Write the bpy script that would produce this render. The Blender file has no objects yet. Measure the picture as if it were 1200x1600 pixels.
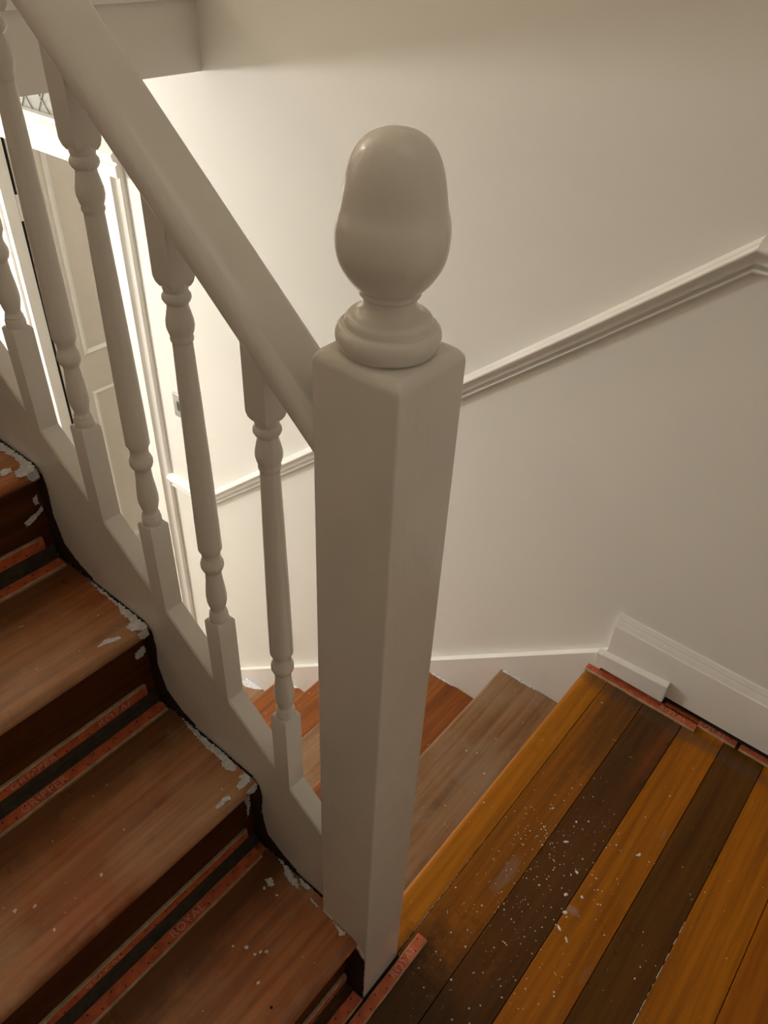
import bpy, bmesh, math, random
from mathutils import Vector, Matrix, noise
random.seed(7)
S = bpy.context.scene
COL = S.collection

# ------------------------------------------------------------------ camera, world, lights, exposure
cam_d = bpy.data.cameras.new('camera'); cam = bpy.data.objects.new('camera', cam_d); COL.objects.link(cam)
cam_d.sensor_fit = 'VERTICAL'; cam_d.sensor_height = 36.0; cam_d.lens = 1214.07/1600*36.0
cam_d.clip_start = 0.02
cam.matrix_world = Matrix(((0.76866165, -0.4229805, 0.47984036, 0.30048898),
                           (0.63843411, 0.46097979, -0.6163599, -0.39723681),
                           (0.0395115, 0.78011866, 0.62438266, 1.42194566), (0, 0, 0, 1)))
S.camera = cam
w = bpy.data.worlds.new('world'); S.world = w; w.use_nodes = True
w.node_tree.nodes['Background'].inputs[0].default_value = (0.9, 0.75, 0.6, 1)
w.node_tree.nodes['Background'].inputs[1].default_value = 0.02
S.view_settings.view_transform = 'Standard'; S.view_settings.look = 'None'
S.view_settings.gamma = 1.0; S.view_settings.use_curve_mapping = False
S.view_settings.exposure = 0.0

def lamp(name, loc, power, col, rad):
    l = bpy.data.lights.new(name, 'POINT'); l.energy = power; l.color = col; l.shadow_soft_size = rad
    o = bpy.data.objects.new(name, l); o.location = loc; COL.objects.link(o); return o
lamp('hall_lamp', (-2.75, -0.05, 0.85), 75.0, (1.0, 0.985, 0.985), 0.08)
lamp('upper_landing_lamp', (-3.2, 0.3, 2.6), 41.0, (1.0, 0.86, 0.73), 0.10)
lamp('landing_fill', (0.55, 0.2, 3.0), 5.0, (1.0, 0.95, 0.88), 0.5)  # added fill light, lifts the ambient level around newel and landing
lamp('door_fill', (-1.6, 1.9, 0.75), 11.0, (1.0, 0.92, 0.80), 0.08)  # added fill light in the far room, brightens the open door face

# ------------------------------------------------------------------ measured frame (metres)
NW, ND, NH = 0.09, 0.0874, 1.1412        # newel width (x), depth (y), height
R, G = 0.1838, 0.2177                    # riser, going
M = R/G
XN0, XU0 = -0.0611, -0.018               # landing nosing, first upward nosing
YW, YS = 0.9081, 0.888                   # right wall, face of its wall string
YB, SB = 0.031, 0.028                    # baluster centre line, baluster square
YL = -0.88                               # left wall
ZF = -7*R                                # hall floor
XBH, ZBH = -1.3133, 1.0797               # edge of the upper floor
ZTOP = 3.4

# ------------------------------------------------------------------ materials
def mat(name):
    m = bpy.data.materials.new(name); m.use_nodes = True
    nt = m.node_tree; b = nt.nodes['Principled BSDF']; return m, nt, b
def N(nt, t, **k):
    n = nt.nodes.new(t)
    for a, v in k.items():
        if a in n.inputs: n.inputs[a].default_value = v
        else: setattr(n, a, v)
    return n
def mapped(nt, scale, coord='Object', loc=(0, 0, 0)):
    tc = N(nt, 'ShaderNodeTexCoord'); mp = N(nt, 'ShaderNodeMapping')
    mp.inputs['Scale'].default_value = scale; mp.inputs['Location'].default_value = loc
    nt.links.new(tc.outputs[coord], mp.inputs['Vector']); return mp.outputs['Vector']
def noi(nt, vec, scale, detail=4, rough=0.5, dist=0.0):
    n = N(nt, 'ShaderNodeTexNoise'); n.inputs['Scale'].default_value = scale; n.inputs['Detail'].default_value = detail
    n.inputs['Roughness'].default_value = rough; n.inputs['Distortion'].default_value = dist
    nt.links.new(vec, n.inputs['Vector']); return n.outputs['Fac']
def ramp(nt, fac, stops):
    r = N(nt, 'ShaderNodeValToRGB'); e = r.color_ramp.elements
    e[0].position, e[0].color = stops[0][0], (*stops[0][1], 1)
    e[1].position, e[1].color = stops[-1][0], (*stops[-1][1], 1)
    for p, c in stops[1:-1]:
        x = e.new(p); x.color = (*c, 1)
    nt.links.new(fac, r.inputs[0]); return r.outputs[0]
def mixc(nt, fac, a, b, mode='MIX'):
    n = N(nt, 'ShaderNodeMix', data_type='RGBA', blend_type=mode)
    for sock, v in ((n.inputs[0], fac), (n.inputs[6], a), (n.inputs[7], b)):
        if isinstance(v, (int, float)): sock.default_value = v
        elif isinstance(v, tuple): sock.default_value = (*v, 1)
        else: nt.links.new(v, sock)
    return n.outputs[2]
def bump(nt, b, h, strength, dist=0.002):
    n = N(nt, 'ShaderNodeBump'); n.inputs['Strength'].default_value = strength; n.inputs['Distance'].default_value = dist
    nt.links.new(h, n.inputs['Height']); nt.links.new(n.outputs[0], b.inputs['Normal'])

def wall_mat(name, col):
    m, nt, b = mat(name); v = mapped(nt, (1, 1, 1))
    f = noi(nt, v, 3.0, 3)
    c = ramp(nt, f, [(0.3, tuple(x*0.975 for x in col)), (0.7, col)])
    nt.links.new(c, b.inputs['Base Color']); b.inputs['Roughness'].default_value = 0.75
    bump(nt, b, noi(nt, v, 260, 3), 0.25, 0.001); return m
M_WALL = wall_mat('wall_paint', (0.80, 0.77, 0.70))

def gloss_mat(name, col, rough, bs=0.25):
    m, nt, b = mat(name); v = mapped(nt, (1, 1, 1))
    c = ramp(nt, noi(nt, v, 14, 4), [(0.35, tuple(x*0.96 for x in col)), (0.65, col)])
    nt.links.new(c, b.inputs['Base Color']); b.inputs['Roughness'].default_value = rough
    bump(nt, b, noi(nt, mapped(nt, (1, 1, 0.25)), 120, 4), bs, 0.0012); return m
M_GLOSS = gloss_mat('white_gloss_paint', (0.78, 0.74, 0.68), 0.20, 0.4)
M_TRIM = gloss_mat('white_satin_trim', (0.83, 0.80, 0.74), 0.32, 0.15)
M_DOOR = gloss_mat('door_paint', (0.72, 0.66, 0.57), 0.4, 0.12)

def wood_mat(name, dark, mid, light, worn=None, grain=(38, 1.6, 38), rough=0.34, attr=False, wornscale=3.0, stain=None, spec=0.5, margin=None):
    m, nt, b = mat(name); v = mapped(nt, grain)
    f = noi(nt, v, 1.0, 8, 0.62, 0.35)
    c = ramp(nt, f, [(0.28, dark), (0.5, mid), (0.72, light)])
    if attr:
        a = N(nt, 'ShaderNodeAttribute'); a.attribute_name = 'board_tint'
        c = mixc(nt, 1.0, c, a.outputs['Color'], 'MULTIPLY')
    v1 = mapped(nt, (1, 1, 1))
    if worn:
        g = noi(nt, v1, wornscale, 5, 0.6, 0.4)
        k = ramp(nt, g, [(0.42, (0, 0, 0)), (0.66, (1, 1, 1))])
        c = mixc(nt, k, c, worn)
    if stain:
        col, spots = stain
        for (x, y, rx, ry, amt) in spots:
            vm = mapped(nt, (1/rx, 1/ry, 0), loc=(-x/rx, -y/ry, 0))
            ln = N(nt, 'ShaderNodeVectorMath', operation='LENGTH'); nt.links.new(vm, ln.inputs[0])
            ad = N(nt, 'ShaderNodeMath', operation='ADD'); nt.links.new(ln.outputs['Value'], ad.inputs[0])
            nn = N(nt, 'ShaderNodeMath', operation='MULTIPLY_ADD'); nt.links.new(noi(nt, v1, 22, 6, 0.7), nn.inputs[0])
            nn.inputs[1].default_value = 1.6; nn.inputs[2].default_value = -0.8
            nt.links.new(nn.outputs[0], ad.inputs[1])
            k = ramp(nt, ad.outputs[0], [(0.45, (amt, amt, amt)), (1.0, (0, 0, 0))])
            c = mixc(nt, k, c, col if not isinstance(col, list) else col[spots.index((x, y, rx, ry, amt))])
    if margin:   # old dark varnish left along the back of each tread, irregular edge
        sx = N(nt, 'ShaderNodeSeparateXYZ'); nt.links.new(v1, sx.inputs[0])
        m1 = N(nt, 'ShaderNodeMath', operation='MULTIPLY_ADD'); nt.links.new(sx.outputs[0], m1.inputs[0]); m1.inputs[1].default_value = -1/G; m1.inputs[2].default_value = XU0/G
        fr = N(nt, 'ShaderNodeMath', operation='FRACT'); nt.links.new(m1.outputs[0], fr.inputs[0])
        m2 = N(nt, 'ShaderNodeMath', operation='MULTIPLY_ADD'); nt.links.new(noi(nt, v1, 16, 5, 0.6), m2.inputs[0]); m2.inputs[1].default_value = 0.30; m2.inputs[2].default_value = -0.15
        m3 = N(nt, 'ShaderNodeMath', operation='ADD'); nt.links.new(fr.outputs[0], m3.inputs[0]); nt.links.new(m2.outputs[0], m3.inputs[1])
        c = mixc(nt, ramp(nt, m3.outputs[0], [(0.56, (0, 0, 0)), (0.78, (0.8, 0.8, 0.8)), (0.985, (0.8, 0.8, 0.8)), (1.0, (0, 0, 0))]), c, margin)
    fine = noi(nt, mapped(nt, (90, 4, 90)), 1.0, 4, 0.6)
    k2 = ramp(nt, fine, [(0.3, (0.72, 0.72, 0.72)), (0.6, (1, 1, 1))])
    c = mixc(nt, 1.0, c, k2, 'MULTIPLY')
    nt.links.new(c, b.inputs['Base Color'])
    rr = ramp(nt, noi(nt, v1, 9, 5, 0.6), [(0.3, (rough-0.06,)*3), (0.7, (rough+0.14,)*3)])
    b.inputs['Specular IOR Level'].default_value = spec
    nt.links.new(rr, b.inputs['Roughness'])
    bump(nt, b, fine, 0.25, 0.0008); return m
M_FLOOR = wood_mat('varnished_boards', (0.62, 0.55, 0.45), (0.95, 0.92, 0.9), (1.2, 1.15, 1.1), attr=True, rough=0.30, spec=0.22,
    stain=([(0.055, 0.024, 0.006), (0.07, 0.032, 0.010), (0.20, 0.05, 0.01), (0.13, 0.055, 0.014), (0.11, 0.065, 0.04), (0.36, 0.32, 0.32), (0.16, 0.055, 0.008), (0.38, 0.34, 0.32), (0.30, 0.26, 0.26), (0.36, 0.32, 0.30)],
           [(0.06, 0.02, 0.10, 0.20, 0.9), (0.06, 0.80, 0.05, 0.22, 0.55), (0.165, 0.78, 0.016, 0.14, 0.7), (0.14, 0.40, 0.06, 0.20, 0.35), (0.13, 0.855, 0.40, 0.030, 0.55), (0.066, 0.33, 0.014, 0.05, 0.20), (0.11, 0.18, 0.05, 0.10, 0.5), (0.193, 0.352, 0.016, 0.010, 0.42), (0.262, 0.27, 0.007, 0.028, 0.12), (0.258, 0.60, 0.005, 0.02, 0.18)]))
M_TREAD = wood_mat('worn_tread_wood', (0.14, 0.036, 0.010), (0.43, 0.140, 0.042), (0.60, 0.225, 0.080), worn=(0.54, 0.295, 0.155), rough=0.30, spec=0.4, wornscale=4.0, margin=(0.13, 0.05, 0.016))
M_LTREAD = wood_mat('orange_tread_wood', (0.16, 0.038, 0.005), (0.28, 0.082, 0.012), (0.36, 0.125, 0.024), rough=0.4, spec=0.3)
M_LTREADW = wood_mat('scuffed_tread_wood', (0.18, 0.08, 0.03), (0.30, 0.15, 0.06), (0.38, 0.22, 0.11), worn=(0.33, 0.21, 0.12), rough=0.5, wornscale=6, spec=0.3)
M_RISER = wood_mat('dark_riser_stain', (0.05, 0.014, 0.002), (0.09, 0.027, 0.004), (0.12, 0.04, 0.006), rough=0.45, spec=0.2)
M_BARE = wood_mat('dark_bare_wood', (0.012, 0.006, 0.004), (0.025, 0.010, 0.006), (0.045, 0.018, 0.01), rough=0.6)
M_FELT = wood_mat('grimy_felt', (0.035, 0.026, 0.016), (0.055, 0.042, 0.026), (0.085, 0.066, 0.042), grain=(60, 60, 60), rough=0.8)
M_PLY = wood_mat('gripper_plywood', (0.36, 0.24, 0.13), (0.48, 0.34, 0.20), (0.56, 0.42, 0.27), rough=0.6)
def flat(name, col, rough=0.5, metal=0.0, var=0.12, sc=60):
    m, nt, b = mat(name); v = mapped(nt, (1, 1, 1))
    c = ramp(nt, noi(nt, v, sc, 4), [(0.35, tuple(x*(1-var) for x in col)), (0.65, col)])
    nt.links.new(c, b.inputs['Base Color']); b.inputs['Roughness'].default_value = rough; b.inputs['Metallic'].default_value = metal
    return m
M_RED = flat('gripper_red_print', (0.66, 0.15, 0.055), 0.6, var=0.35)
M_LETTER = flat('faded_lettering', (0.72, 0.36, 0.26), 0.6)
M_PIN = flat('dark_pin', (0.03, 0.015, 0.01), 0.45, 0.3)
M_SMEAR = flat('white_filler', (0.93, 0.93, 0.95), 0.4, var=0.25, sc=120)
_nt = M_SMEAR.node_tree; bump(_nt, _nt.nodes['Principled BSDF'], noi(_nt, mapped(_nt, (1, 1, 1)), 260, 5, 0.7), 0.9, 0.003)
M_CRUMB = flat('plaster_crumbs', (0.85, 0.82, 0.76), 0.7)
M_METAL = flat('brushed_steel', (0.55, 0.55, 0.53), 0.35, 0.9)
M_BLACK = flat('black_plastic', (0.02, 0.02, 0.02), 0.4)
M_LEAD = flat('lead_came', (0.16, 0.15, 0.13), 0.5, 0.4)
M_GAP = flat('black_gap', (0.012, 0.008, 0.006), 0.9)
M_CARPET = flat('hall_carpet', (0.62, 0.56, 0.47), 0.95, sc=200)
def glass_mat():
    m, nt, b = mat('leaded_glass')
    b.inputs['Base Color'].default_value = (0.93, 0.93, 0.88, 1); b.inputs['Roughness'].default_value = 0.06
    b.inputs['Transmission Weight'].default_value = 0.9; b.inputs['IOR'].default_value = 1.45
    bump(nt, b, noi(nt, mapped(nt, (1, 1, 1)), 18, 3), 0.1, 0.003); return m
M_GLASS = glass_mat()

# ------------------------------------------------------------------ mesh helpers
def obj(name, bm, mats, parent=None, smooth=False, loc=None):
    me = bpy.data.meshes.new(name)
    bmesh.ops.recalc_face_normals(bm, faces=bm.faces)
    bm.to_mesh(me); bm.free()
    for m in (mats if isinstance(mats, (list, tuple)) else [mats]): me.materials.append(m)
    if smooth:
        for p in me.polygons: p.use_smooth = True
    o = bpy.data.objects.new(name, me); COL.objects.link(o)
    if loc: o.location = loc
    if parent: 
        o.parent = parent
    return o
def smooth_by_angle(o, deg=35):
    me = o.data
    for p in me.polygons: p.use_smooth = True
    bm = bmesh.new(); bm.from_mesh(me); lim = math.radians(deg)
    for e in bm.edges:
        e.smooth = not (len(e.link_faces) == 2 and e.calc_face_angle(0) > lim)
    bm.to_mesh(me); bm.free()
def box(bm, x0, x1, y0, y1, z0, z1, mi=0):
    v = [bm.verts.new(p) for p in ((x0,y0,z0),(x1,y0,z0),(x1,y1,z0),(x0,y1,z0),(x0,y0,z1),(x1,y0,z1),(x1,y1,z1),(x0,y1,z1))]
    fs = [bm.faces.new([v[i] for i in q]) for q in ((3,2,1,0),(4,5,6,7),(0,1,5,4),(1,2,6,5),(2,3,7,6),(3,0,4,7))]
    for f in fs: f.material_index = mi
    return v, fs
def one_box(name, x0, x1, y0, y1, z0, z1, m, parent=None, bev=0.0, seg=2):
    bm = bmesh.new(); box(bm, x0, x1, y0, y1, z0, z1)
    if bev: bmesh.ops.bevel(bm, geom=bm.edges[:], offset=bev, segments=seg, affect='EDGES', profile=0.5)
    o = obj(name, bm, m, parent)
    if bev: smooth_by_angle(o, 50)
    return o
def prism(bm, pts, axis, a, b, mi=0):
    """polygon pts in the two other axes (x,z for axis y; y,z for x; x,y for z) extruded from a to b"""
    def P(p, t):
        return {'y': (p[0], t, p[1]), 'x': (t, p[0], p[1]), 'z': (p[0], p[1], t)}[axis]
    A = [bm.verts.new(P(p, a)) for p in pts]; B = [bm.verts.new(P(p, b)) for p in pts]; n = len(pts)
    fs = [bm.faces.new(A), bm.faces.new(B[::-1])]
    for i in range(n): fs.append(bm.faces.new((A[i], A[(i+1) % n], B[(i+1) % n], B[i])))
    for f in fs: f.material_index = mi
    return fs
def sweep(bm, rings, close_ends=True, mi=0):
    R_ = [[bm.verts.new(p) for p in r] for r in rings]; n = len(R_[0])
    for a, b in zip(R_, R_[1:]):
        for i in range(n): bm.faces.new((a[i], a[(i+1) % n], b[(i+1) % n], b[i])).material_index = mi
    if close_ends: bm.faces.new(R_[0][::-1]); bm.faces.new(R_[-1])
def catmull(pts, k=5):
    out = []
    P = [pts[0]] + list(pts) + [pts[-1]]
    for i in range(1, len(P)-2):
        for s in range(k):
            t = s/k
            out.append(tuple(0.5*((2*P[i][d]) + (-P[i-1][d]+P[i+1][d])*t + (2*P[i-1][d]-5*P[i][d]+4*P[i+1][d]-P[i+2][d])*t*t
                       + (-P[i-1][d]+3*P[i][d]-3*P[i+1][d]+P[i+2][d])*t**3) for d in range(2)))
    out.append(tuple(pts[-1])); return out
def lathe(bm, prof, cx=0, cy=0, seg=40, cap0=True, cap1=True, wob=0.0):
    rings = []
    for r, z in prof:
        ring = []
        for i in range(seg):
            a = 2*math.pi*i/seg
            rr = r*(1 + (wob*noise.noise(Vector((math.cos(a)*1.6, math.sin(a)*1.6, z*22))) if wob else 0))
            ring.append(bm.verts.new((cx+rr*math.cos(a), cy+rr*math.sin(a), z)))
        rings.append(ring)
    for a, b in zip(rings, rings[1:]):
        for i in range(seg): bm.faces.new((a[i], a[(i+1) % seg], b[(i+1) % seg], b[i]))
    if cap0: bm.faces.new(rings[0][::-1])
    if cap1: bm.faces.new(rings[-1])
def tag(o, label=None, cat=None, group=None, kind=None):
    if label: o['label'] = label
    if cat: o['category'] = cat
    if group: o['group'] = group
    if kind: o['kind'] = kind
    return o
def empty(name, loc=(0, 0, 0)):
    o = bpy.data.objects.new(name, None); o.location = loc; o.empty_display_size = 0.05; COL.objects.link(o); return o
def under(o, root):
    """parent o (built in world coordinates) under root"""
    o.parent = root; o.matrix_parent_inverse = Matrix.Translation(root.location).inverted(); return o
def structure(o, label=None, cat=None):
    o['kind'] = 'structure'; return tag(o, label, cat)

def blob(pts, z, h, step=0.0022, jit=0.0012, seed=1, axis='z', mi=0, bm=None):
    """ragged low patch following a polygon; axis gives the surface normal"""
    rnd = random.Random(seed); own = bm is None
    if own: bm = bmesh.new()
    out = []
    n = len(pts)
    for i in range(n):
        a, b = pts[i], pts[(i+1) % n]; L = math.dist(a, b); k = max(1, int(L/step))
        dx, dy = (b[0]-a[0])/max(L, 1e-9), (b[1]-a[1])/max(L, 1e-9)
        for s in range(k):
            t = s/k; j = rnd.uniform(-jit, jit) if s else 0
            out.append((a[0]+(b[0]-a[0])*t - dy*j, a[1]+(b[1]-a[1])*t + dx*j))
    def P(p, t): return {'z': (p[0], p[1], t), 'y': (p[0], t, p[1]), 'x': (t, p[0], p[1])}[axis]
    vs = [bm.verts.new(P(p, z)) for p in out]
    f = bm.faces.new(vs); f.material_index = mi
    r = bmesh.ops.extrude_face_region(bm, geom=[f])
    off = Vector(P((0, 0), h))
    bmesh.ops.translate(bm, vec=off, verts=[v for v in r['geom'] if isinstance(v, bmesh.types.BMVert)])
    bmesh.ops.triangulate(bm, faces=[x for x in bm.faces if len(x.verts) > 4])
    return bm

# ------------------------------------------------------------------ the setting: walls, floors, ceilings
def wall_with_hole():
    bm = bmesh.new(); y0, y1 = YW, YW+0.10
    hx0, hx1, hz0, hz1 = -2.47, -1.83, ZF, 1.05
    box(bm, -4.2, hx0, y0, y1, ZF-0.1, ZTOP); box(bm, hx1, 1.05, y0, y1, ZF-0.1, ZTOP)
    box(bm, hx0, hx1, y0, y1, hz1, ZTOP); box(bm, hx0, hx1, y0, y1, ZF-0.1, ZF)
    return obj('wall_right', bm, M_WALL)
structure(wall_with_hole(), 'cream painted wall with the dado rail, beyond the stairs', 'wall')
structure(one_box('wall_left', -4.2, 1.05, YL-0.1, YL, ZF-0.1, ZTOP, M_WALL))
structure(one_box('wall_front', 1.05, 1.15, YL-0.1, YW+0.1, ZF-0.1, ZTOP, M_WALL))
structure(one_box('wall_back', -4.3, -4.2, YL-0.1, YW+0.1, ZF-0.1, ZTOP, M_WALL))
bm = bmesh.new(); prism(bm, [(-1.30, ZF), (-1.30, 0.95), (-0.16, -0.012), (-0.16, -0.30), (-1.2, ZF)], 'y', 0.022, 0.031)
structure(obj('wall_under_stairs', bm, M_WALL))
structure(one_box('ceiling', -4.2, 1.05, YL, YW, ZTOP, ZTOP+0.1, M_WALL))
structure(one_box('ceiling_hall', -4.2, XBH, YL, YW, ZBH, 7*R, M_WALL))
# upper floor edge nosing strip
structure(one_box('trim_1', XBH, XBH+0.012, 0.06, YW, 1.222, 1.27, M_TRIM, bev=0.002))
structure(one_box('floor_hall', -4.2, XN0-6*G-0.0, YL, YW, ZF-0.05, ZF, M_CARPET))
# room beyond the door
bm = bmesh.new()
box(bm, -3.5, -3.4, YW+0.1, 3.0, ZF, 1.5); box(bm, -3.4, -0.8, 2.9, 3.0, ZF, 1.5); box(bm, -0.9, -0.8, YW+0.1, 2.9, ZF, 1.5)
box(bm, -3.4, -0.9, YW+0.1, 2.9, 1.4, 1.5)
structure(obj('wall_far_room', bm, M_WALL))
structure(one_box('floor_far_room', -3.4, -0.9, YW, 2.9, ZF-0.05, ZF, M_CARPET))
bm = bmesh.new()
box(bm, -3.4, -3.36, YW+0.1, 2.9, 0.645, 0.69); box(bm, -3.4, -3.37, YW+0.1, 2.9, 0.585, 0.61); box(bm, -3.4, -3.375, YW+0.1, 2.9, 0.53, 0.56)
structure(obj('trim_2', bm, M_WALL))

# landing floor: boards with their own tints, one structure
bm = bmesh.new(); tint = {}
lay = bm.loops.layers.float_color.new('board_tint')
edges = [-0.002, 0.0905, 0.182, 0.271, 0.3575, 0.460, 0.552, 0.645, 0.738, 0.83, 0.92, 1.05]
cols = [(0.30, 0.105, 0.006), (0.10, 0.038, 0.006), (0.40, 0.135, 0.003), (0.115, 0.045, 0.003), (0.43, 0.145, 0.002), (0.37, 0.115, 0.001), (0.35, 0.12, 0.003), (0.3, 0.1, 0.003), (0.35, 0.12, 0.003), (0.3, 0.1, 0.003), (0.3, 0.1, 0.003)]
def board(x0, x1, y0, y1, c, t=0.024, r=0.0012, nose=0.0):
    if nose:   # rounded front edge towards -x
        prof = [(x1-0.0001, -0.0002), (x1-0.0001, -t), (x0+nose, -t)]
        for k in range(1, 8):
            a = math.pi*k/8; prof.append((x0+nose-nose*math.sin(a), -t/2 - t/2*math.cos(a)))
        prof.append((x0+nose, 0))
        fs = prism(bm, prof, 'y', y0, y1)
    else:
        g = 0.0006
        prof = [(x0+g, -t), (x1-g, -t), (x1-g, -r), (x1-g-r, 0), (x0+g+r, 0), (x0+g, -r)]
        fs = prism(bm, prof, 'y', y0, y1)
    for f in fs:
        for l in f.loops: l[lay] = (*c, 1)
board(XN0, -0.002, ND+0.001, YW-0.001, (0.46, 0.165, 0.006), nose=0.012)
board(-0.040, 0.003, YL+0.001, -0.002, (0.12, 0.045, 0.012))
for i in range(len(edges)-1):
    if i == 0:
        board(0.0035, edges[1], YL+0.001, ND+0.0005, cols[0]); board(-0.0015, edges[1], ND+0.0010, YW-0.001, cols[0])
    else: board(edges[i], edges[i+1], YL+0.001, YW-0.001, cols[i])
fl = structure(obj('floor', bm, M_FLOOR), 'varnished timber landing boards spotted with dried paint', 'floor')
structure(one_box('floor_subbase', 0.003, 1.049, YL+0.001, YW-0.001, -0.20, -0.0245, M_BARE))

# ------------------------------------------------------------------ treads
def tread_bm(xn, zt, xb, y0, y1, t=0.026):
    """nosing at xn (towards +x), back at xb"""
    bm = bmesh.new(); r = t/2
    prof = [(xb, zt), (xb, zt-t), (xn-r, zt-t)]
    for k in range(1, 12):
        a = math.pi*k/12; prof.append((xn-r+r*math.sin(a), zt-r-r*math.cos(a)))
    prof.append((xn-r*1.4, zt))
    prism(bm, prof, 'y', y0, y1); return bm

up = tag(empty('staircase', (0, -0.4, 0)), 'upper flight of brown timber stairs with paint splashed along the string', 'staircase')
TR = {}
for j in range(1, 7):
    xn = XU0 - G*(j-1); xb = max(XU0 - G*j - 0.024, XBH+0.001)
    o = obj('tread', tread_bm(xn, R*j, xb, YL+0.001, 0.0135), M_TREAD); smooth_by_angle(o); under(o, up); TR[j] = o
    rx = xn - 0.022
    under(one_box('riser', rx-0.016, rx, YL+0.001, 0.0155, R*(j-1)+(0.0 if j > 1 else -0.02), R*j-0.026, M_RISER), up)
# closed string with square top, its face at YB-SB/2
YF = YB - SB/2
ZS = 0.2757
def zs(x): return ZS - M*x
bm = bmesh.new()
xa, xz = -NW+0.0, -1.30
prof = [(xa, zs(xa)), (xz, zs(xz)), (xz, zs(xz)-0.40), (xa-0.20, zs(xa-0.2)-0.40), (xa, 0.0-0.02)]
prism(bm, prof, 'y', YF, YB+SB/2+0.001)
bmesh.ops.bevel(bm, geom=[e for e in bm.edges if abs(e.verts[0].co.y-e.verts[1].co.y) < 1e-6 and min(e.verts[0].co.z - zs(e.verts[0].co.x), e.verts[1].co.z - zs(e.verts[1].co.x)) > -1e-4], offset=0.0018, segments=2, affect='EDGES')
o = obj('string', bm, M_GLOSS); smooth_by_angle(o, 40); under(o, up); o['label'] = 'white painted string'
# plaster soffit below the flight
bm = bmesh.new()
prism(bm, [(-0.30, zs(-0.30)-0.46), (-1.30, zs(-1.30)-0.46), (-1.30, zs(-1.30)-0.43), (-0.30, zs(-0.30)-0.43)], 'y', YL+0.001, YF)
under(obj('soffit', bm, M_WALL), up)

# unpainted dark wedges where the old carpet covered the string
def wedge(j, k):
    dx, dz = -G*(j-2), R*(j-2)
    pts = [(-0.452, 0.539), (-0.449, 0.512), (-0.4535, 0.462), (-0.4428, 0.408), (-0.4101, 0.384), (-0.3797, 0.3745), (-0.3797, 0.368), (-0.478, 0.368), (-0.478, 0.539)]
    rnd = random.Random(k)
    pts = [(x+dx+rnd.uniform(-.0015, .0015), z+dz+rnd.uniform(-.0015, .0015)) for x, z in pts]
    return obj('bare_wood_patch', blob(pts, YF, -0.0009, 0.004, 0.0009, k, 'y'), M_BARE)
for j in (0, 1, 2, 3, 4):
    if j >= 1: under(wedge(j, 10+j), up)['label'] = 'dark unpainted wood'
# ragged black line painting in the shade between tread ends and string
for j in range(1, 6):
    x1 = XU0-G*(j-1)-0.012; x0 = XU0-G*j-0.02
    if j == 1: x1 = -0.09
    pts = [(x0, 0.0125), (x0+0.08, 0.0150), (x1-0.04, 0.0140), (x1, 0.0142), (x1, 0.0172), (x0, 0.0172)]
    under(obj('gap_shade_line', blob(pts, R*j, 0.0004, 0.004, 0.0016, 30+j), M_GAP), up)

# grimy felt strip left in each corner of tread and riser
for j in range(0, 5):
    x0 = XU0-G*j-0.022; ye = 0.0125
    zb = R*j
    if j == 0: ye = -0.002
    pts = [(x0+0.0005, zb+0.0002), (x0+0.013 if j else x0+0.006, zb+0.0002), (x0+0.013 if j else x0+0.006, zb+0.0022), (x0+0.004, zb+0.003), (x0+0.0025, zb+0.024), (x0+0.0005, zb+0.025)]
    bm = bmesh.new(); prism(bm, pts, 'y', YL+0.002, ye)
    under(obj('felt_strip', bm, M_FELT), up)['label'] = 'dark grimy felt strip'

# white filler and paint smears
def smear(pts, z, seed, h=0.0012, axis='z', jit=0.0016, root=up):
    o = obj('paint_smear', blob(pts, z, h, 0.0022, jit, seed, axis), M_SMEAR); under(o, root); o['label'] = 'white paint smear'; return o
z1, z2, z3, z4 = R, 2*R, 3*R, 4*R
smear([(-0.61, 0.0135), (-0.554, 0.0135), (-0.52, 0.0135), (-0.455, 0.0135), (-0.452, 0.004), (-0.458, -0.003), (-0.472, -0.012), (-0.481, 0.004), (-0.50, 0.003), (-0.52, 0.0085), (-0.555, 0.0095), (-0.60, 0.011)], z3, 1, jit=0.0022)
smear([(-0.41, 0.0135), (-0.30, 0.0135), (-0.278, 0.011), (-0.274, 0.006), (-0.284, -0.003), (-0.296, -0.002), (-0.303, 0.004), (-0.34, 0.0035), (-0.39, 0.009)], z2, 2)
smear([(-0.262, 0.0125), (-0.245, 0.0125), (-0.243, 0.002), (-0.246, -0.014), (-0.254, -0.009), (-0.255, 0.0), (-0.262, 0.002)], z2, 3, jit=0.0022)
smear([(-0.247, -0.055), (-0.2435, -0.030), (-0.249, -0.028), (-0.253, -0.040), (-0.252, -0.052)], z2, 4)
smear([(-0.202, 0.013), (-0.17, 0.012), (-0.15, 0.006), (-0.137, -0.001), (-0.143, -0.002), (-0.165, -0.0015), (-0.18, 0.006)], z1, 5, jit=0.0022)
smear([(-0.152, 0.013), (-0.128, 0.0135), (-0.128, 0.008), (-0.142, 0.006)], z1, 6)
smear([(-0.118, 0.002), (-0.098, 0.0), (-0.1, -0.003), (-0.114, -0.001)], z1, 61, jit=0.0008)
smear([(-0.066, -0.0015), (-0.04, -0.0015), (-0.038, -0.006), (-0.046, -0.011), (-0.053, -0.006)], z1, 7)
smear([(-0.185, -0.016), (-0.175, -0.020), (-0.180, -0.030), (-0.192, -0.026)], z1, 71, jit=0.002)
smear([(-0.81, 0.013), (-0.72, 0.013), (-0.678, 0.013), (-0.668, 0.006), (-0.664, -0.006), (-0.668, -0.016), (-0.682, -0.018), (-0.69, -0.004), (-0.70, 0.002), (-0.73, 0.004), (-0.76, 0.0), (-0.80, -0.004)], z4, 8, jit=0.0025)
smear([(-0.70, -0.012), (-0.688, -0.018), (-0.69, -0.034), (-0.703, -0.03)], z4, 81, jit=0.0025)
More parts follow.
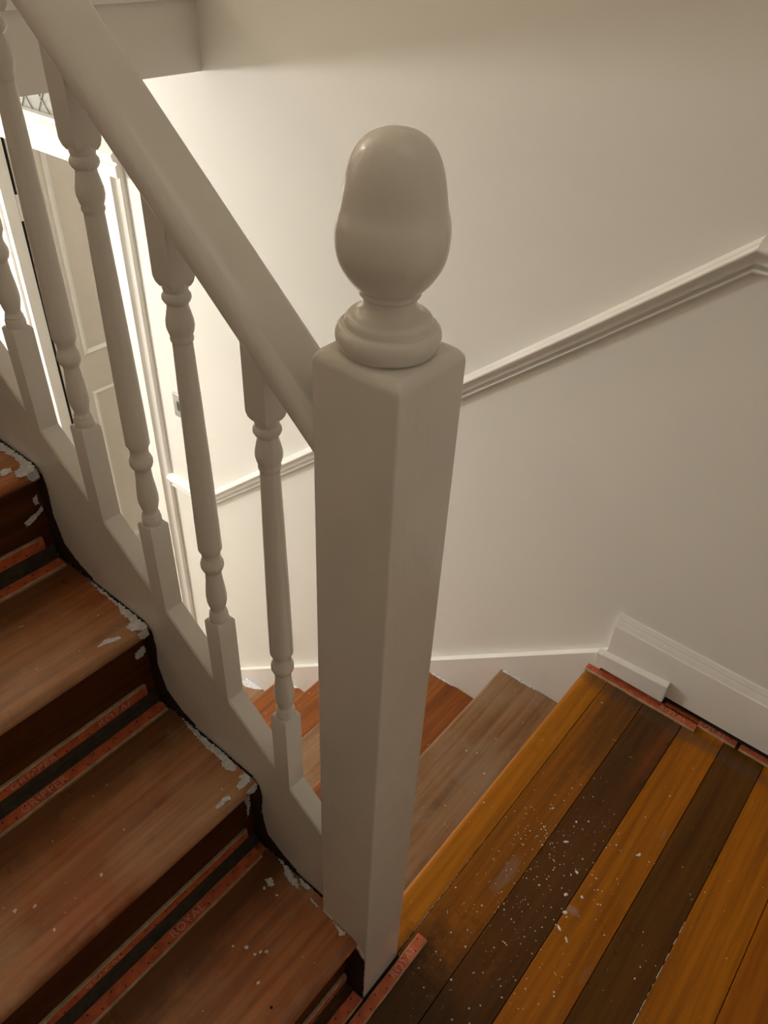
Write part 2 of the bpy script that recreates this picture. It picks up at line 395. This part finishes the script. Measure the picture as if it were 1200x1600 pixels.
smear([(-0.474, -0.060), (-0.462, -0.028), (-0.467, -0.026), (-0.478, -0.044)], z3, 82, jit=0.001)
# on the faces of the risers (polygon in y,z)
for rj, poly, sd in ((3, [(-0.006, 0.492), (0.011, 0.495), (0.0125, 0.482), (0.004, 0.475), (-0.006, 0.478)], 91),
                     (4, [(-0.02, 0.640), (0.006, 0.648), (0.0125, 0.655), (0.012, 0.645), (-0.004, 0.636), (-0.02, 0.630)], 92),
                     (4, [(0.002, 0.672), (0.010, 0.678), (0.010, 0.66), (0.003, 0.66)], 93),
                     (2, [(0.003, 0.312), (0.0125, 0.315), (0.0125, 0.285), (0.008, 0.262), (0.004, 0.258), (0.006, 0.285)], 94)):
    smear(poly, XU0-G*(rj-1)-0.0219, sd, 0.0008, 'x')
# nosing ends
for j, sd in ((3, 95), (4, 96), (2, 97)):
    xn = XU0-G*(j-1); zc = R*j-0.009
    smear([(-0.006, zc+0.006), (0.012, zc+0.008), (0.0128, zc-0.006), (0.004, zc-0.009), (-0.004, zc-0.003)], xn-0.0006, sd, 0.0014, 'x')
# nail hole in the first tread
under(obj('nail_hole', blob([(-0.0557, -0.1445), (-0.0525, -0.1425), (-0.0497, -0.1445), (-0.0525, -0.1475)], z1, 0.0003, 0.002, 0.0006, 5), M_GAP), up)

# ------------------------------------------------------------------ lower flight
low = tag(empty('staircase', (-0.8, 0.45, ZF)), 'lower flight of orange-brown stairs descending behind the newel post', 'staircase')
LC = {1: M_LTREADW, 2: M_LTREAD, 3: M_LTREADW, 4: M_LTREAD, 5: M_LTREAD, 6: M_LTREADW}
def ltread_bm(xn, zt, xb, t=0.024):
    bm = bmesh.new(); r = t/2
    prof = [(xb, zt), (xb, zt-t), (xn+r, zt-t)]
    for k in range(1, 10):
        a = math.pi*k/10; prof.append((xn+r-r*math.sin(a), zt-r-r*math.cos(a)))
    prof.append((xn+r, zt))
    prism(bm, prof, 'y', 0.0325 if xn < -0.4 else 0.0325, YS-0.001); return bm
for k in range(1, 7):
    xn = XN0-G*k; xb = XN0-G*(k-1)+0.02
    if k == 1: bmx = ltread_bm(xn, -R*k, xb)
    o = obj('tread', ltread_bm(xn, -R*k, xb), LC[k]); smooth_by_angle(o); under(o, low)
for k in range(1, 8):
    xr = XN0-G*(k-1)+0.020
    y0 = ND+0.001 if k == 1 else 0.0325
    under(one_box('riser', xr, xr+0.016, y0, YS-0.001, -R*k, -R*(k-1)-0.0245, M_LTREAD), low)
# wall string
bm = bmesh.new()
ZL = 0.094
prof = [(-0.031, ZL+M*-0.031), (-1.52, ZL+M*-1.52), (-1.60, ZF), (-1.3, ZF), (-0.031, -0.32)]
prism(bm, prof, 'y', YS, YW-0.0003)
o = obj('wall_string', bm, M_TRIM); under(o, low); o['label'] = 'white wall string'
sm = lambda pts, z, sd: smear(pts, z, sd, 0.001, 'z', 0.0018, low)
sm([(-0.40, 0.8865), (-0.49, 0.8865), (-0.488, 0.878), (-0.43, 0.881)], -2*R, 201)
sm([(-0.15, 0.8865), (-0.27, 0.8865), (-0.268, 0.880), (-0.20, 0.882)], -1*R, 202)
sm([(-0.84, 0.8865), (-0.92, 0.8865), (-0.93, 0.866), (-0.90, 0.872), (-0.86, 0.876)], -4*R, 203)
sm([(-1.06, 0.8865), (-1.14, 0.8865), (-1.146, 0.866), (-1.11, 0.868), (-1.07, 0.878)], -5*R, 204)
sm([(-1.27, 0.8865), (-1.36, 0.8865), (-1.365, 0.85), (-1.33, 0.852), (-1.29, 0.87)], -6*R, 205)

# ------------------------------------------------------------------ newel post
newel = tag(empty('newel_post', (-NW/2, ND/2, 0)), 'square white painted newel post with rounded acorn top', 'newel post')
def rounded_square(x0, x1, y0, y1, r, z, n=6):
    out = []
    for cx_, cy_, a0 in ((x1-r, y0+r, -90), (x1-r, y1-r, 0), (x0+r, y1-r, 90), (x0+r, y0+r, 180)):
        for k in range(n+1):
            a = math.radians(a0+90*k/n); out.append((cx_+r*math.cos(a), cy_+r*math.sin(a), z))
    return out
bm = bmesh.new(); rings = [rounded_square(-NW, 0, 0, ND, 0.0028, z) for z in (-0.34, 0, 0.3, 0.6, 0.9, NH-0.012)]
for k in range(1, 8):
    a = math.radians(90*k/7); i = 0.010*(1-math.cos(a))
    rings.append(rounded_square(-NW+i, -i, i, ND-i, 0.0028+i*0.9, NH-0.012+0.012*math.sin(a)))
rings.append(rounded_square(-NW+0.03, -0.03, 0.03, ND-0.03, 0.012, NH+0.0008))
sweep(bm, rings)
o = obj('post', bm, M_GLOSS); smooth_by_angle(o, 40); under(o, newel)
FX, FY = -0.0465, 0.0425
base = [(0.0255, 1.1395), (0.030, 1.1395), (0.0365, 1.1410), (0.0405, 1.1462), (0.0418, 1.1525), (0.0408, 1.1580), (0.0376, 1.1612), (0.0352, 1.1616), (0.0347, 1.1632), (0.0338, 1.1668), (0.0312, 1.1692), (0.0272, 1.1706), (0.0236, 1.1732), (0.0214, 1.1768), (0.0208, 1.1805), (0.0212, 1.1835)]
bm = bmesh.new(); lathe(bm, catmull(base, 3), FX, FY, 64, True, True)
o = obj('collar', bm, M_GLOSS, smooth=True); under(o, newel)
egg = [(0.0205, 1.1815), (0.0212, 1.1835), (0.0228, 1.1846), (0.0238, 1.1862), (0.0236, 1.1880), (0.0240, 1.1893), (0.0272, 1.1922), (0.0325, 1.1985), (0.0385, 1.2085), (0.0418, 1.2190), (0.0426, 1.2290), (0.0417, 1.2385), (0.0399, 1.2450), (0.0386, 1.2495), (0.0374, 1.2560), (0.0356, 1.2660), (0.0333, 1.2755), (0.0292, 1.2850), (0.0232, 1.2925), (0.0150, 1.2975), (0.0070, 1.2998), (0.0006, 1.3004)]
bm = bmesh.new(); lathe(bm, catmull(egg, 3), FX, FY, 64, True, True, wob=0.03)
o = obj('acorn_finial', bm, M_GLOSS, smooth=True); under(o, newel)
# dark bare wood low on the stair side of the post
pts = [(-0.0470, 0.1838), (-0.034, 0.170), (-0.016, 0.163), (-0.006, 0.150), (-0.0022, 0.138), (-0.0016, 0.08), (-0.0016, 0.001), (-0.0470, 0.001)]
o = under(obj('bare_wood_patch', blob(pts, 0.0002, -0.0010, 0.004, 0.0009, 77, 'y'), M_BARE), newel); o['label'] = 'dark unpainted foot of the post'
o = under(obj('paint_drip', blob([(-0.088, 0.1905), (-0.06, 0.182), (-0.034, 0.177), (-0.012, 0.168), (-0.003, 0.150), (-0.006, 0.146), (-0.016, 0.160), (-0.036, 0.167), (-0.062, 0.1735), (-0.088, 0.184)], 0.0002, -0.0016, 0.004, 0.0012, 78, 'y'), M_GLOSS), newel)
# dark joint along the foot on the landing side
o = under(one_box('foot_joint', 0.0001, 0.0035, 0.001, ND-0.001, -0.02, 0.0015, M_GAP), newel)

# ------------------------------------------------------------------ handrail
def rail_z(x): return 1.0312 + 0.870*(-0.0929-x)      # underside
bm = bmesh.new()
prof = []      # (y, height above underside)
hw, th = 0.0295, 0.047
for k in range(40):
    a = 2*math.pi*k/40; c, s_ = math.cos(a), math.sin(a)
    e = 0.62 if s_ > 0 else 0.45
    y = hw*math.copysign(abs(c)**e, c); z = th/2*math.copysign(abs(s_)**(0.72 if s_ > 0 else 0.42), s_)
    if s_ < 0: y *= 1 - 0.30*(-s_)**1.2
    prof.append((0.0295+y, th/2+z))
xs = [-NW+0.001 - i*(1.21/12) for i in range(13)]
sweep(bm, [[(x, y, rail_z(x)+z) for y, z in prof] for x in xs])
rail = obj('handrail', bm, M_GLOSS); smooth_by_angle(rail, 50)
tag(rail, 'broad white painted handrail sloping up from the newel post', 'handrail')

# ------------------------------------------------------------------ balusters
XB0, PB, ZB0 = -0.1809, 0.1175, 0.5664
def baluster_mesh():
    """origin at the middle of the square foot on the string"""
    bm = bmesh.new(); h = SB/2; z0 = ZB0 - (ZS - M*XB0)      # top of the lower block above string at centre
    def block(zb, zt, slope_b, slope_t, bev_top, bev_bot):
        q = [(-h, -h), (h, -h), (h, h), (-h, h)]; c = 0.0012
        rings = []
        def ring(s, z, sl): return [(x*s, y*s, z - sl*x*s) for x, y in q]
        L = []
        if bev_bot: L += [ring(0.74, zb, 0), ring(0.90, zb+0.004, 0), ring(1.0, zb+0.010, 0)]
        else: L += [ring(1.0, zb, slope_b)]
        if bev_top: L += [ring(1.0, zt-0.0035, 0), ring(0.82, zt, 0)]
        else: L += [ring(1.0, zt, slope_t)]
        sweep(bm, L)
    block(-0.003, z0, M, 0, True, False)
    prof = [(0.0126, z0-0.001), (0.0128, z0+0.003), (0.0126, z0+0.009), (0.0112, z0+0.012), (0.0118, z0+0.0135), (0.0103, z0+0.017), (0.0097, z0+0.020),
            (0.0112, z0+0.026), (0.0130, z0+0.034), (0.0134, z0+0.042), (0.0124, z0+0.055), (0.0108, z0+0.070), (0.0102, z0+0.082),
            (0.0104, z0+0.086), (0.0128, z0+0.089), (0.0144, z0+0.094), (0.0145, z0+0.099), (0.0130, z0+0.104), (0.0116, z0+0.108), (0.0114, z0+0.114), (0.0128, z0+0.119),
            (0.0146, z0+0.1225), (0.0146, z0+0.130), (0.0143, z0+0.17), (0.0132, z0+0.25), (0.0118, z0+0.33), (0.0106, z0+0.385), (0.0104, z0+0.394),
            (0.0101, z0+0.3965), (0.0116, z0+0.399), (0.0120, z0+0.4015), (0.0112, z0+0.404),
            (0.0130, z0+0.409), (0.0141, z0+0.414), (0.0139, z0+0.420), (0.0122, z0+0.428), (0.0108, z0+0.434), (0.0106, z0+0.4375),
            (0.0125, z0+0.4395), (0.0143, z0+0.443), (0.0142, z0+0.4465), (0.0126, z0+0.449), (0.0118, z0+0.4505), (0.0126, z0+0.4535), (0.0128, z0+0.460)]
    lathe(bm, prof, 0, 0, 28)
    zt = rail_z(XB0) + 0.004 - (ZS - M*XB0)
    block(z0+0.4548, zt, 0, 0.870, False, True)
    return bm
b0 = obj('baluster', baluster_mesh(), M_GLOSS); smooth_by_angle(b0, 42)
LB = ['turned white baluster next to the newel post, first up the flight', 'turned white baluster with the light switch half hidden behind its shaft, second from the newel',
      'turned white baluster third up from the newel post, in front of the door architrave', 'turned white baluster crossing the door and fanlight, fourth up from the newel',
      'turned white baluster cut by the picture edge, highest of the five on the string']
for i in range(5):
    o = b0 if i == 0 else b0.copy()
    if i: COL.objects.link(o)
    x = XB0-PB*i
    o.location = (x, YB, zs(x) + (0.870-M)*0)
    tag(o, LB[i], 'baluster', 'turned balusters under the handrail')

# ------------------------------------------------------------------ carpet gripper rods
def letter_mesh(txt, size):
    cu = bpy.data.curves.new('lettering', 'FONT'); cu.body = txt; cu.size = size; cu.extrude = 0.0002; cu.align_y = 'CENTER'; cu.space_character = 1.15
    ob = bpy.data.objects.new('lettering', cu); COL.objects.link(ob)
    bpy.context.view_layer.update()
    me = bpy.data.meshes.new_from_object(ob.evaluated_get(bpy.context.evaluated_depsgraph_get()))
    bpy.data.objects.remove(ob); me.materials.clear(); me.materials.append(M_LETTER); return me
LT = {t: letter_mesh(t, 0.0175) for t in ('GRIPPER', 'ROYAL')}
bm = bmesh.new(); lathe(bm, [(0.0013, 0), (0.0013, 0.0007), (0.0006, 0.0012)], 0, 0, 8); PIN = bpy.data.meshes.new('pin'); bm.to_mesh(PIN); bm.free(); PIN.materials.append(M_PIN)
def gripper(L, W, T, mtx, label, texts, group, pins=(0.012, 1.0), seed=1, rev=False):
    """local x: length from -L to 0, y: width, z: thickness"""
    rnd = random.Random(seed)
    bm = bmesh.new(); n = max(6, int(L/0.02)); rings = []
    for i in range(n+1):
        x = -L*i/n; c = 0.0014; j = lambda: rnd.uniform(-0.0004, 0.0004)
        rings.append([(x, j(), 0), (x, j(), T-c), (x, c+j(), T), (x, W-c+j(), T), (x, W+j(), T-c), (x, W+j(), 0)])
    sweep(bm, rings)
    bm.faces.ensure_lookup_table()
    for f in bm.faces: 
        f.normal_update()
        f.material_index = 1 if all(v.co.z > T-1e-5 for v in f.verts) else 0
    o = obj('carpet_gripper', bm, [M_PLY, M_RED]); o.matrix_world = mtx
    tag(o, label, 'carpet gripper', group)
    for t, x0 in texts:
        l = bpy.data.objects.new('lettering', LT[t]); COL.objects.link(l); l.parent = o
        l.location = (x0, W/2, T+0.0003)
        if rev: l.rotation_euler = (0, 0, math.pi)
        l['label'] = 'faded lettering'
    x, k = -pins[0], 0
    while x > -min(L, pins[1]):
        p = bpy.data.objects.new('pin', PIN); COL.objects.link(p); p.parent = o
        p.location = (x + rnd.uniform(-0.002, 0.002), W*(0.28 if k % 2 else 0.70), T)
        x -= 0.019; k += 1
    return o
def m_tread(x, y, z, rot=0): return Matrix(((0, -1, 0, x), (1, 0, 0, y), (0, 0, 1, z), (0, 0, 0, 1)))          # x->+Y, y->-X
def m_riser(x, y, z): return Matrix(((0, 0, 1, x), (1, 0, 0, y), (0, 1, 0, z), (0, 0, 0, 1)))                   # x->+Y, y->+Z, z->+X
where = {0: 'landing floor', 1: 'first tread', 2: 'second tread', 3: 'third tread'}
ord_ = {1: 'first', 2: 'second', 3: 'third', 4: 'fourth'}
gl = 'pink-red carpet grippers on the upper flight'
for j in range(1, 5):
    rx = XU0-G*(j-1)-0.022
    Lr = {1: 0.42, 2: 0.62, 3: 0.5, 4: 0.35}[j]
    gripper(Lr, 0.023, 0.006, m_riser(rx, (-0.003 if j > 1 else -0.004), R*(j-1)+0.027 - (0.008 if j == 1 else 0)), 'red carpet gripper on the face of the %s riser up the stairs' % ord_[j],
            [('ROYAL', -0.090), ('GRIPPER', -0.235)] if j == 3 else [('ROYAL', -0.30)], gl, seed=j, pins=(0.012, Lr))
    xt = rx+0.0135+0.0225 if j > 1 else 0.0015
    gripper(Lr, 0.0215, 0.006, m_tread(xt, {1: -0.004, 2: -0.002, 3: 0.009, 4: 0.008}[j], R*(j-1)),
            {1: 'red carpet gripper on the landing against the lowest riser, ending at the newel', 2: 'carpet gripper lying on the first tread beside the second riser',
             3: 'carpet gripper lettered GRIPPER on the second tread', 4: 'short length of carpet gripper showing on the highest visible tread'}[j],
            {3: [('GRIPPER', -0.250), ('ROYAL', -0.345)], 2: [('ROYAL', -0.175)], 4: [], 1: []}[j], gl, seed=10+j, pins=(0.012, Lr))
gripper(0.42, 0.0205, 0.006, m_tread(0.0265, 0.138, 0.0), 'carpet gripper on the landing boards along the foot of the newel post', [('ROYAL', -0.085)], 'carpet grippers on the landing floor', seed=21, pins=(0.01, 0.3))
def m_wall(x, y, z, a=0.0): return Matrix.Translation((x, y, z)) @ Matrix.Rotation(a, 4, 'Z')
gripper(0.268, 0.0255, 0.006, m_wall(0.208, 0.8700, 0.0), 'red carpet gripper in front of the small white block, starting at the landing edge', [('ROYAL', -0.085)], 'carpet grippers on the landing floor', seed=22)
gripper(0.165, 0.0185, 0.006, m_wall(0.2925, 0.8895, 0.0), 'middle one of three red grippers along the skirting, overlapped by its neighbour', [('ROYAL', -0.085)], 'carpet grippers on the landing floor', seed=23)
gripper(0.60, 0.0185, 0.006, m_wall(0.9005, 0.8895, 0.0), 'red carpet gripper along the skirting, running out of the picture on the right', [], 'carpet grippers on the landing floor', seed=24)

# ------------------------------------------------------------------ dado rail, skirting, block
dado_prof = [(0, 0), (0.010, 0), (0.0112, 0.003), (0.0098, 0.0062), (0.0055, 0.0072), (0.0055, 0.0125), (0.0112, 0.0140), (0.0132, 0.0165), (0.0126, 0.0190), (0.0132, 0.0250), (0.0165, 0.0310), (0.0225, 0.0355), (0.0262, 0.0385),
             (0.0262, 0.0420), (0.0225, 0.0465), (0.0190, 0.0480), (0.0186, 0.0496), (0.0150, 0.0520), (0.0, 0.0565)]
def dado_run(bm, pts):
    sweep(bm, [[(x, YW-d, z-0.056+u) for d, u in dado_prof] for x, z in pts])
bm = bmesh.new()
dado_run(bm, [(1.05, 1.032), (0.0, 1.032), (-0.25, 1.032-0.866*0.25), (-1.4988, -0.2430), (-1.695, -0.2430)])
o = obj('trim_3', bm, M_TRIM); smooth_by_angle(o, 28)
structure(o, 'white moulded dado rail sloping along the wall', 'dado rail')
# skirting on the landing
sk = [(0, 0.034), (0.018, 0.034), (0.018, 0.1515), (0.0172, 0.1545), (0.0145, 0.1555), (0.0135, 0.1575), (0.0115, 0.166), (0.0085, 0.1705), (0.0085, 0.1735), (0.006, 0.1775), (0.0045, 0.182), (0.0, 0.1835)]
bm = bmesh.new(); prism(bm, [(YW-d, z) for d, z in sk], 'x', -0.0285, 1.05)
o = obj('baseboard_right', bm, M_TRIM); smooth_by_angle(o, 28); structure(o, 'tall white skirting board beside the landing boards', 'skirting board')
structure(one_box('baseboard_front', 1.03, 1.05, YL, YW-0.02, 0.0, 0.18, M_TRIM))
bm = bmesh.new(); v, fs = box(bm, -0.046, 0.1235, 0.8755, YW-0.0181, 0.026, 0.0780)
for q in v:
    if q.co.z > 0.05 and q.co.y > 0.88: q.co.z += 0.005
    if q.co.x < 0: q.co.z += (-0.012 if q.co.z > 0.05 else 0)
bmesh.ops.bevel(bm, geom=bm.edges[:], offset=0.0012, segments=2, affect='EDGES')
o = obj('skirting_block', bm, M_TRIM); smooth_by_angle(o, 50)
tag(o, 'short white wooden block against the skirting at the head of the lower stairs', 'wood block')
# black strips standing in for the shade beneath the block and the skirting
structure(one_box('skirting_gap_shade', -0.04, 1.04, YW-0.002, YW-0.0003, 0.0, 0.033, M_GAP))
o = one_box('block_gap_shade', -0.044, 0.119, 0.8960, 0.9055, 0.0005, 0.0255, M_GAP); under(o, bpy.data.objects['skirting_block'])

# ------------------------------------------------------------------ light switch
sw = tag(empty('light_switch', (-1.566, YW, 0.076)), 'square steel light switch plate with dark rocker, part hidden by a baluster', 'light switch')
under(one_box('plate', -1.611, -1.523, YW-0.007, YW-0.0002, 0.032, 0.120, M_METAL, bev=0.002), sw)
under(one_box('rocker', -1.590, -1.544, YW-0.0095, YW-0.006, 0.060, 0.094, M_BLACK, bev=0.001), sw)

# ------------------------------------------------------------------ door, architrave and leaded fanlight
door = empty('door_1', (-2.45, YW+0.06, ZF)); door['kind'] = 'structure'; tag(door, 'cream panelled door standing open beyond the balusters', 'door')
# architrave: inner bead, flat, back band
ap = [(0.0, 0.0), (0.010, 0.0), (0.014, 0.010), (0.012, 0.028), (0.018, 0.040), (0.018, 0.058), (0.022, 0.064), (0.028, 0.070), (0.028, 0.108), (0.022, 0.112), (0.018, 0.118), (0.014, 0.134), (0.008, 0.140), (0.0, 0.140)]
def arch(bm, xin, sgn, z1):
    prism(bm, [(xin+sgn*t, YW-d) for d, t in ap], 'z', ZF, z1)
bm = bmesh.new(); arch(bm, -1.83, 1, 0.7695); o = obj('architrave', bm, M_TRIM); smooth_by_angle(o, 30); under(o, door)
bm = bmesh.new(); arch(bm, -2.47, -1, 0.7695); o = obj('architrave', bm, M_TRIM); smooth_by_angle(o, 30); under(o, door)
hp = [(0.0, 0.7695), (0.026, 0.7695), (0.026, 0.800), (0.020, 0.803), (0.020, 0.809), (0.030, 0.814), (0.034, 0.824), (0.034, 0.832), (0.026, 0.836), (0.012, 0.848), (0.0, 0.852)]
bm = bmesh.new(); prism(bm, [(YW-d, z) for d, z in hp] + [(YW+0.1, 0.852), (YW+0.1, 0.7695)], 'x', -2.61, -1.690)
o = obj('door_head', bm, M_TRIM); smooth_by_angle(o, 30); under(o, door)
# jamb linings with stop
bm = bmesh.new(); box(bm, -2.4699, -2.455, YW, YW+0.1, ZF, 0.7695); box(bm, -2.455, -2.443, YW, YW+0.045, ZF, 0.7695)
o = under(obj('jamb', bm, M_TRIM), door)
bm = bmesh.new(); box(bm, -1.845, -1.8301, YW, YW+0.1, ZF, 0.7695); box(bm, -1.857, -1.845, YW+0.012, YW+0.045, ZF, 0.7695)
o = under(obj('jamb', bm, M_TRIM), door)
bm = bmesh.new(); box(bm, -2.4546, -2.451, YW+0.046, YW+0.058, ZF, 0.765); under(obj('hinge_gap_shade', bm, M_GAP), door)  # black strip painting the shade of the hinge gap
# slab opened into the room: face towards +x at x=-2.445
XD = -2.445; y0, y1 = YW+0.058, YW+0.058+0.60
bm = bmesh.new(); box(bm, XD-0.038, XD, y0, y1, ZF+0.01, 0.762)
slab = obj('door_slab', bm, M_DOOR); under(slab, door)
def panel(za, zb):
    ya, yb = y0+0.112, y1-0.112; wd = 0.022
    bm = bmesh.new()
    mp = [(0.0, 0.0), (0.006, 0.002), (0.010, 0.008), (0.006, 0.014), (0.003, 0.020), (0.0, wd)]
    rings = []
    for (cy_, cz_, sy, sz) in ((ya, za, 1, 1), (yb, za, -1, 1), (yb, zb, -1, -1), (ya, zb, 1, -1)):
        rings.append([(XD+d, cy_+sy*t, cz_+sz*t) for d, t in mp])
    V = [[bm.verts.new(p) for p in r] for r in rings]
    for a in range(4):
        A, B = V[a], V[(a+1) % 4]
        for i in range(len(mp)-1): bm.faces.new((A[i], A[i+1], B[i+1], B[i]))
    o = obj('panel_moulding', bm, M_TRIM); smooth_by_angle(o, 30); under(o, door)
panel(-0.115, 0.70); panel(-1.12, -0.285)
hg = []
for zc in (0.50,):
    bm = bmesh.new(); lathe(bm, [(0.006, zc-0.045), (0.006, zc-0.016), (0.0052, zc-0.015), (0.006, zc-0.014), (0.006, zc+0.014), (0.0052, zc+0.015), (0.006, zc+0.016), (0.006, zc+0.045)], -2.449, YW+0.052, 12)
    box(bm, -2.4549, -2.4525, YW+0.046, YW+0.085, zc-0.045, zc+0.045)
    o = obj('hinge', bm, M_TRIM); under(o, door)
win = empty('window_1', (-2.15, YW+0.04, 0.852)); win['kind'] = 'structure'; tag(win, 'leaded diamond fanlight over the door', 'window')
under(one_box('pane', -2.4695, -1.8305, YW+0.034, YW+0.038, 0.853, 1.049, M_GLASS), win)
bm = bmesh.new(); za, zb = 0.853, 1.049
def came(xb, sgn):
    # line from (xb, za) rising; clip to opening
    dx = sgn*(zb-za)/1.25; xa_, xb_ = xb, xb+dx; z_a, z_b = za, zb
    lo, hi = -2.4695, -1.8305
    def clip(x, z, X): return z_a + (X-xa_)*sgn*1.25
    p = [(xa_, z_a), (xb_, z_b)]
    q = []
    for (x, z) in p:
        if x < lo: z = za + (lo-xa_)*sgn*1.25; x = lo
        if x > hi: z = za + (hi-xa_)*sgn*1.25; x = hi
        q.append((x, z))
    if not (za-1e-3 <= q[0][1] <= zb+1e-3 and za-1e-3 <= q[1][1] <= zb+1e-3) or abs(q[0][0]-q[1][0]) < 0.01: return
    (ax, az), (bx, bz) = q; L = math.hypot(bx-ax, bz-az); ux, uz = (bx-ax)/L, (bz-az)/L; h = 0.0022
    c = [(ax-uz*h, az+ux*h), (bx-uz*h, bz+ux*h), (bx+uz*h, bz-ux*h), (ax+uz*h, az-ux*h)]
    prism(bm, c, 'y', YW+0.031, YW+0.0335)
for k in range(-5, 9):
    came(-2.073+0.093*k-0.0, -1); came(-2.145+0.093*k, 1)
under(obj('lead_lattice', bm, M_LEAD), win)
bm = bmesh.new(); box(bm, -2.4699, -1.8301, YW+0.005, YW+0.03, 0.852, 0.862); under(obj('sill', bm, M_TRIM), win)

# ------------------------------------------------------------------ crumbs, dried specks of plaster and paint
bm = bmesh.new(); rnd = random.Random(5)
def crumb(x, y, z, r, el=1.0, ang=0.0, n=6, hh=None):
    h = (hh or 0.35*r); c, s_ = math.cos(ang), math.sin(ang)
    ring = []
    for i in range(n):
        a = 2*math.pi*i/n; q = r*rnd.uniform(0.7, 1.15); px, py = q*el*math.cos(a), q*math.sin(a)
        ring.append((x+px*c-py*s_, y+px*s_+py*c))
    A = [bm.verts.new((px, py, z+0.00005)) for px, py in ring]
    B = [bm.verts.new((x+(px-x)*0.6, y+(py-y)*0.6, z+h)) for px, py in ring]
    bm.faces.new(A[::-1]); bm.faces.new(B)
    for i in range(n): bm.faces.new((A[i], A[(i+1) % n], B[(i+1) % n], B[i]))
def scatter(n, x0, x1, y0, y1, z, rmin, rmax):
    for _ in range(n):
        x, y = rnd.uniform(x0, x1), rnd.uniform(y0, y1)
        if z == 0 and x < 0.03 and y < 0.15: continue
        t = rnd.random()
        if t < 0.86: crumb(x, y, z, rmin+(rmax-rmin)*rnd.random()**3)
        elif t < 0.94: crumb(x, y, z, rmax*0.9, 1.5, rnd.uniform(0, 3))
        else: crumb(x, y, z, 0.0004, rnd.uniform(6, 14), rnd.uniform(0, 3), 6, 0.0005)
scatter(170, 0.03, 0.24, 0.02, 0.60, 0, 0.0005, 0.0019)
scatter(150, -0.05, 0.45, 0.05, 0.85, 0, 0.0004, 0.0016)
for _ in range(120):
    crumb(rnd.gauss(0.10, 0.05), rnd.gauss(0.36, 0.12), 0, rnd.uniform(0.0005, 0.0016))
for _ in range(26):
    crumb(rnd.gauss(0.08, 0.03), rnd.gauss(0.44, 0.03), 0, rnd.uniform(0.0007, 0.0016))
for x, y, r, e in ((0.185, 0.34, 0.0035, 1.4), (0.17, 0.37, 0.003, 1.6), (0.195, 0.385, 0.0028, 1.2), (0.165, 0.42, 0.0026, 1.6), (0.12, 0.46, 0.003, 1.8), (0.115, 0.51, 0.002, 1.3), (0.19, 0.31, 0.0024, 2.5), (0.21, 0.30, 0.002, 3), (0.24, 0.53, 0.0028, 1.8)):
    crumb(x, y, 0, r, e, rnd.uniform(0, 3), 8)
for j, n in ((1, 38), (2, 26), (3, 26), (4, 5)):
    xn = XU0-G*(j-1); scatter(n, xn-0.17, xn-0.02, -0.40, -0.01, R*j, 0.0004, 0.0014)
for x, y, r in ((-0.1388, -0.1132, 0.0032), (-0.118, -0.104, 0.0022), (-0.112, -0.098, 0.0024), (-0.122, -0.112, 0.0020), (-0.183, -0.035, 0.0024), (-0.16, -0.03, 0.002), (-0.09, -0.135, 0.0022), (-0.155, -0.125, 0.0016)):
    crumb(x, y, R, r, 1.3, rnd.uniform(0, 3), 7)
for x, y, r in ((-0.334, -0.32, 0.0026), (-0.32, -0.30, 0.0022), (-0.275, -0.30, 0.002), (-0.29, -0.22, 0.0022)):
    crumb(x, y, 2*R, r, 1.3, rnd.uniform(0, 3), 7)
for k in range(1, 6):
    scatter(34, XN0-G*k+0.015, XN0-G*(k-1)+0.01, 0.35, 0.87, -R*k, 0.0006, 0.0020)
for _ in range(46):      # dust packed in the open joints between boards
    y = rnd.uniform(0.20, 0.47); crumb(0.3577+rnd.uniform(-.0004, .0004), y, -0.0003, 0.0006, 7, math.pi/2, 6, 0.0005)
for _ in range(30):
    y = rnd.uniform(0.11, 0.36); crumb(-0.0018+rnd.uniform(-.0003, .0003), y, -0.0003, 0.0005, 5, math.pi/2, 6, 0.0005)
o = obj('plaster_debris', bm, M_CRUMB)
tag(o, 'tiny white crumbs and specks of plaster scattered over the boards and treads', 'debris', kind='stuff')
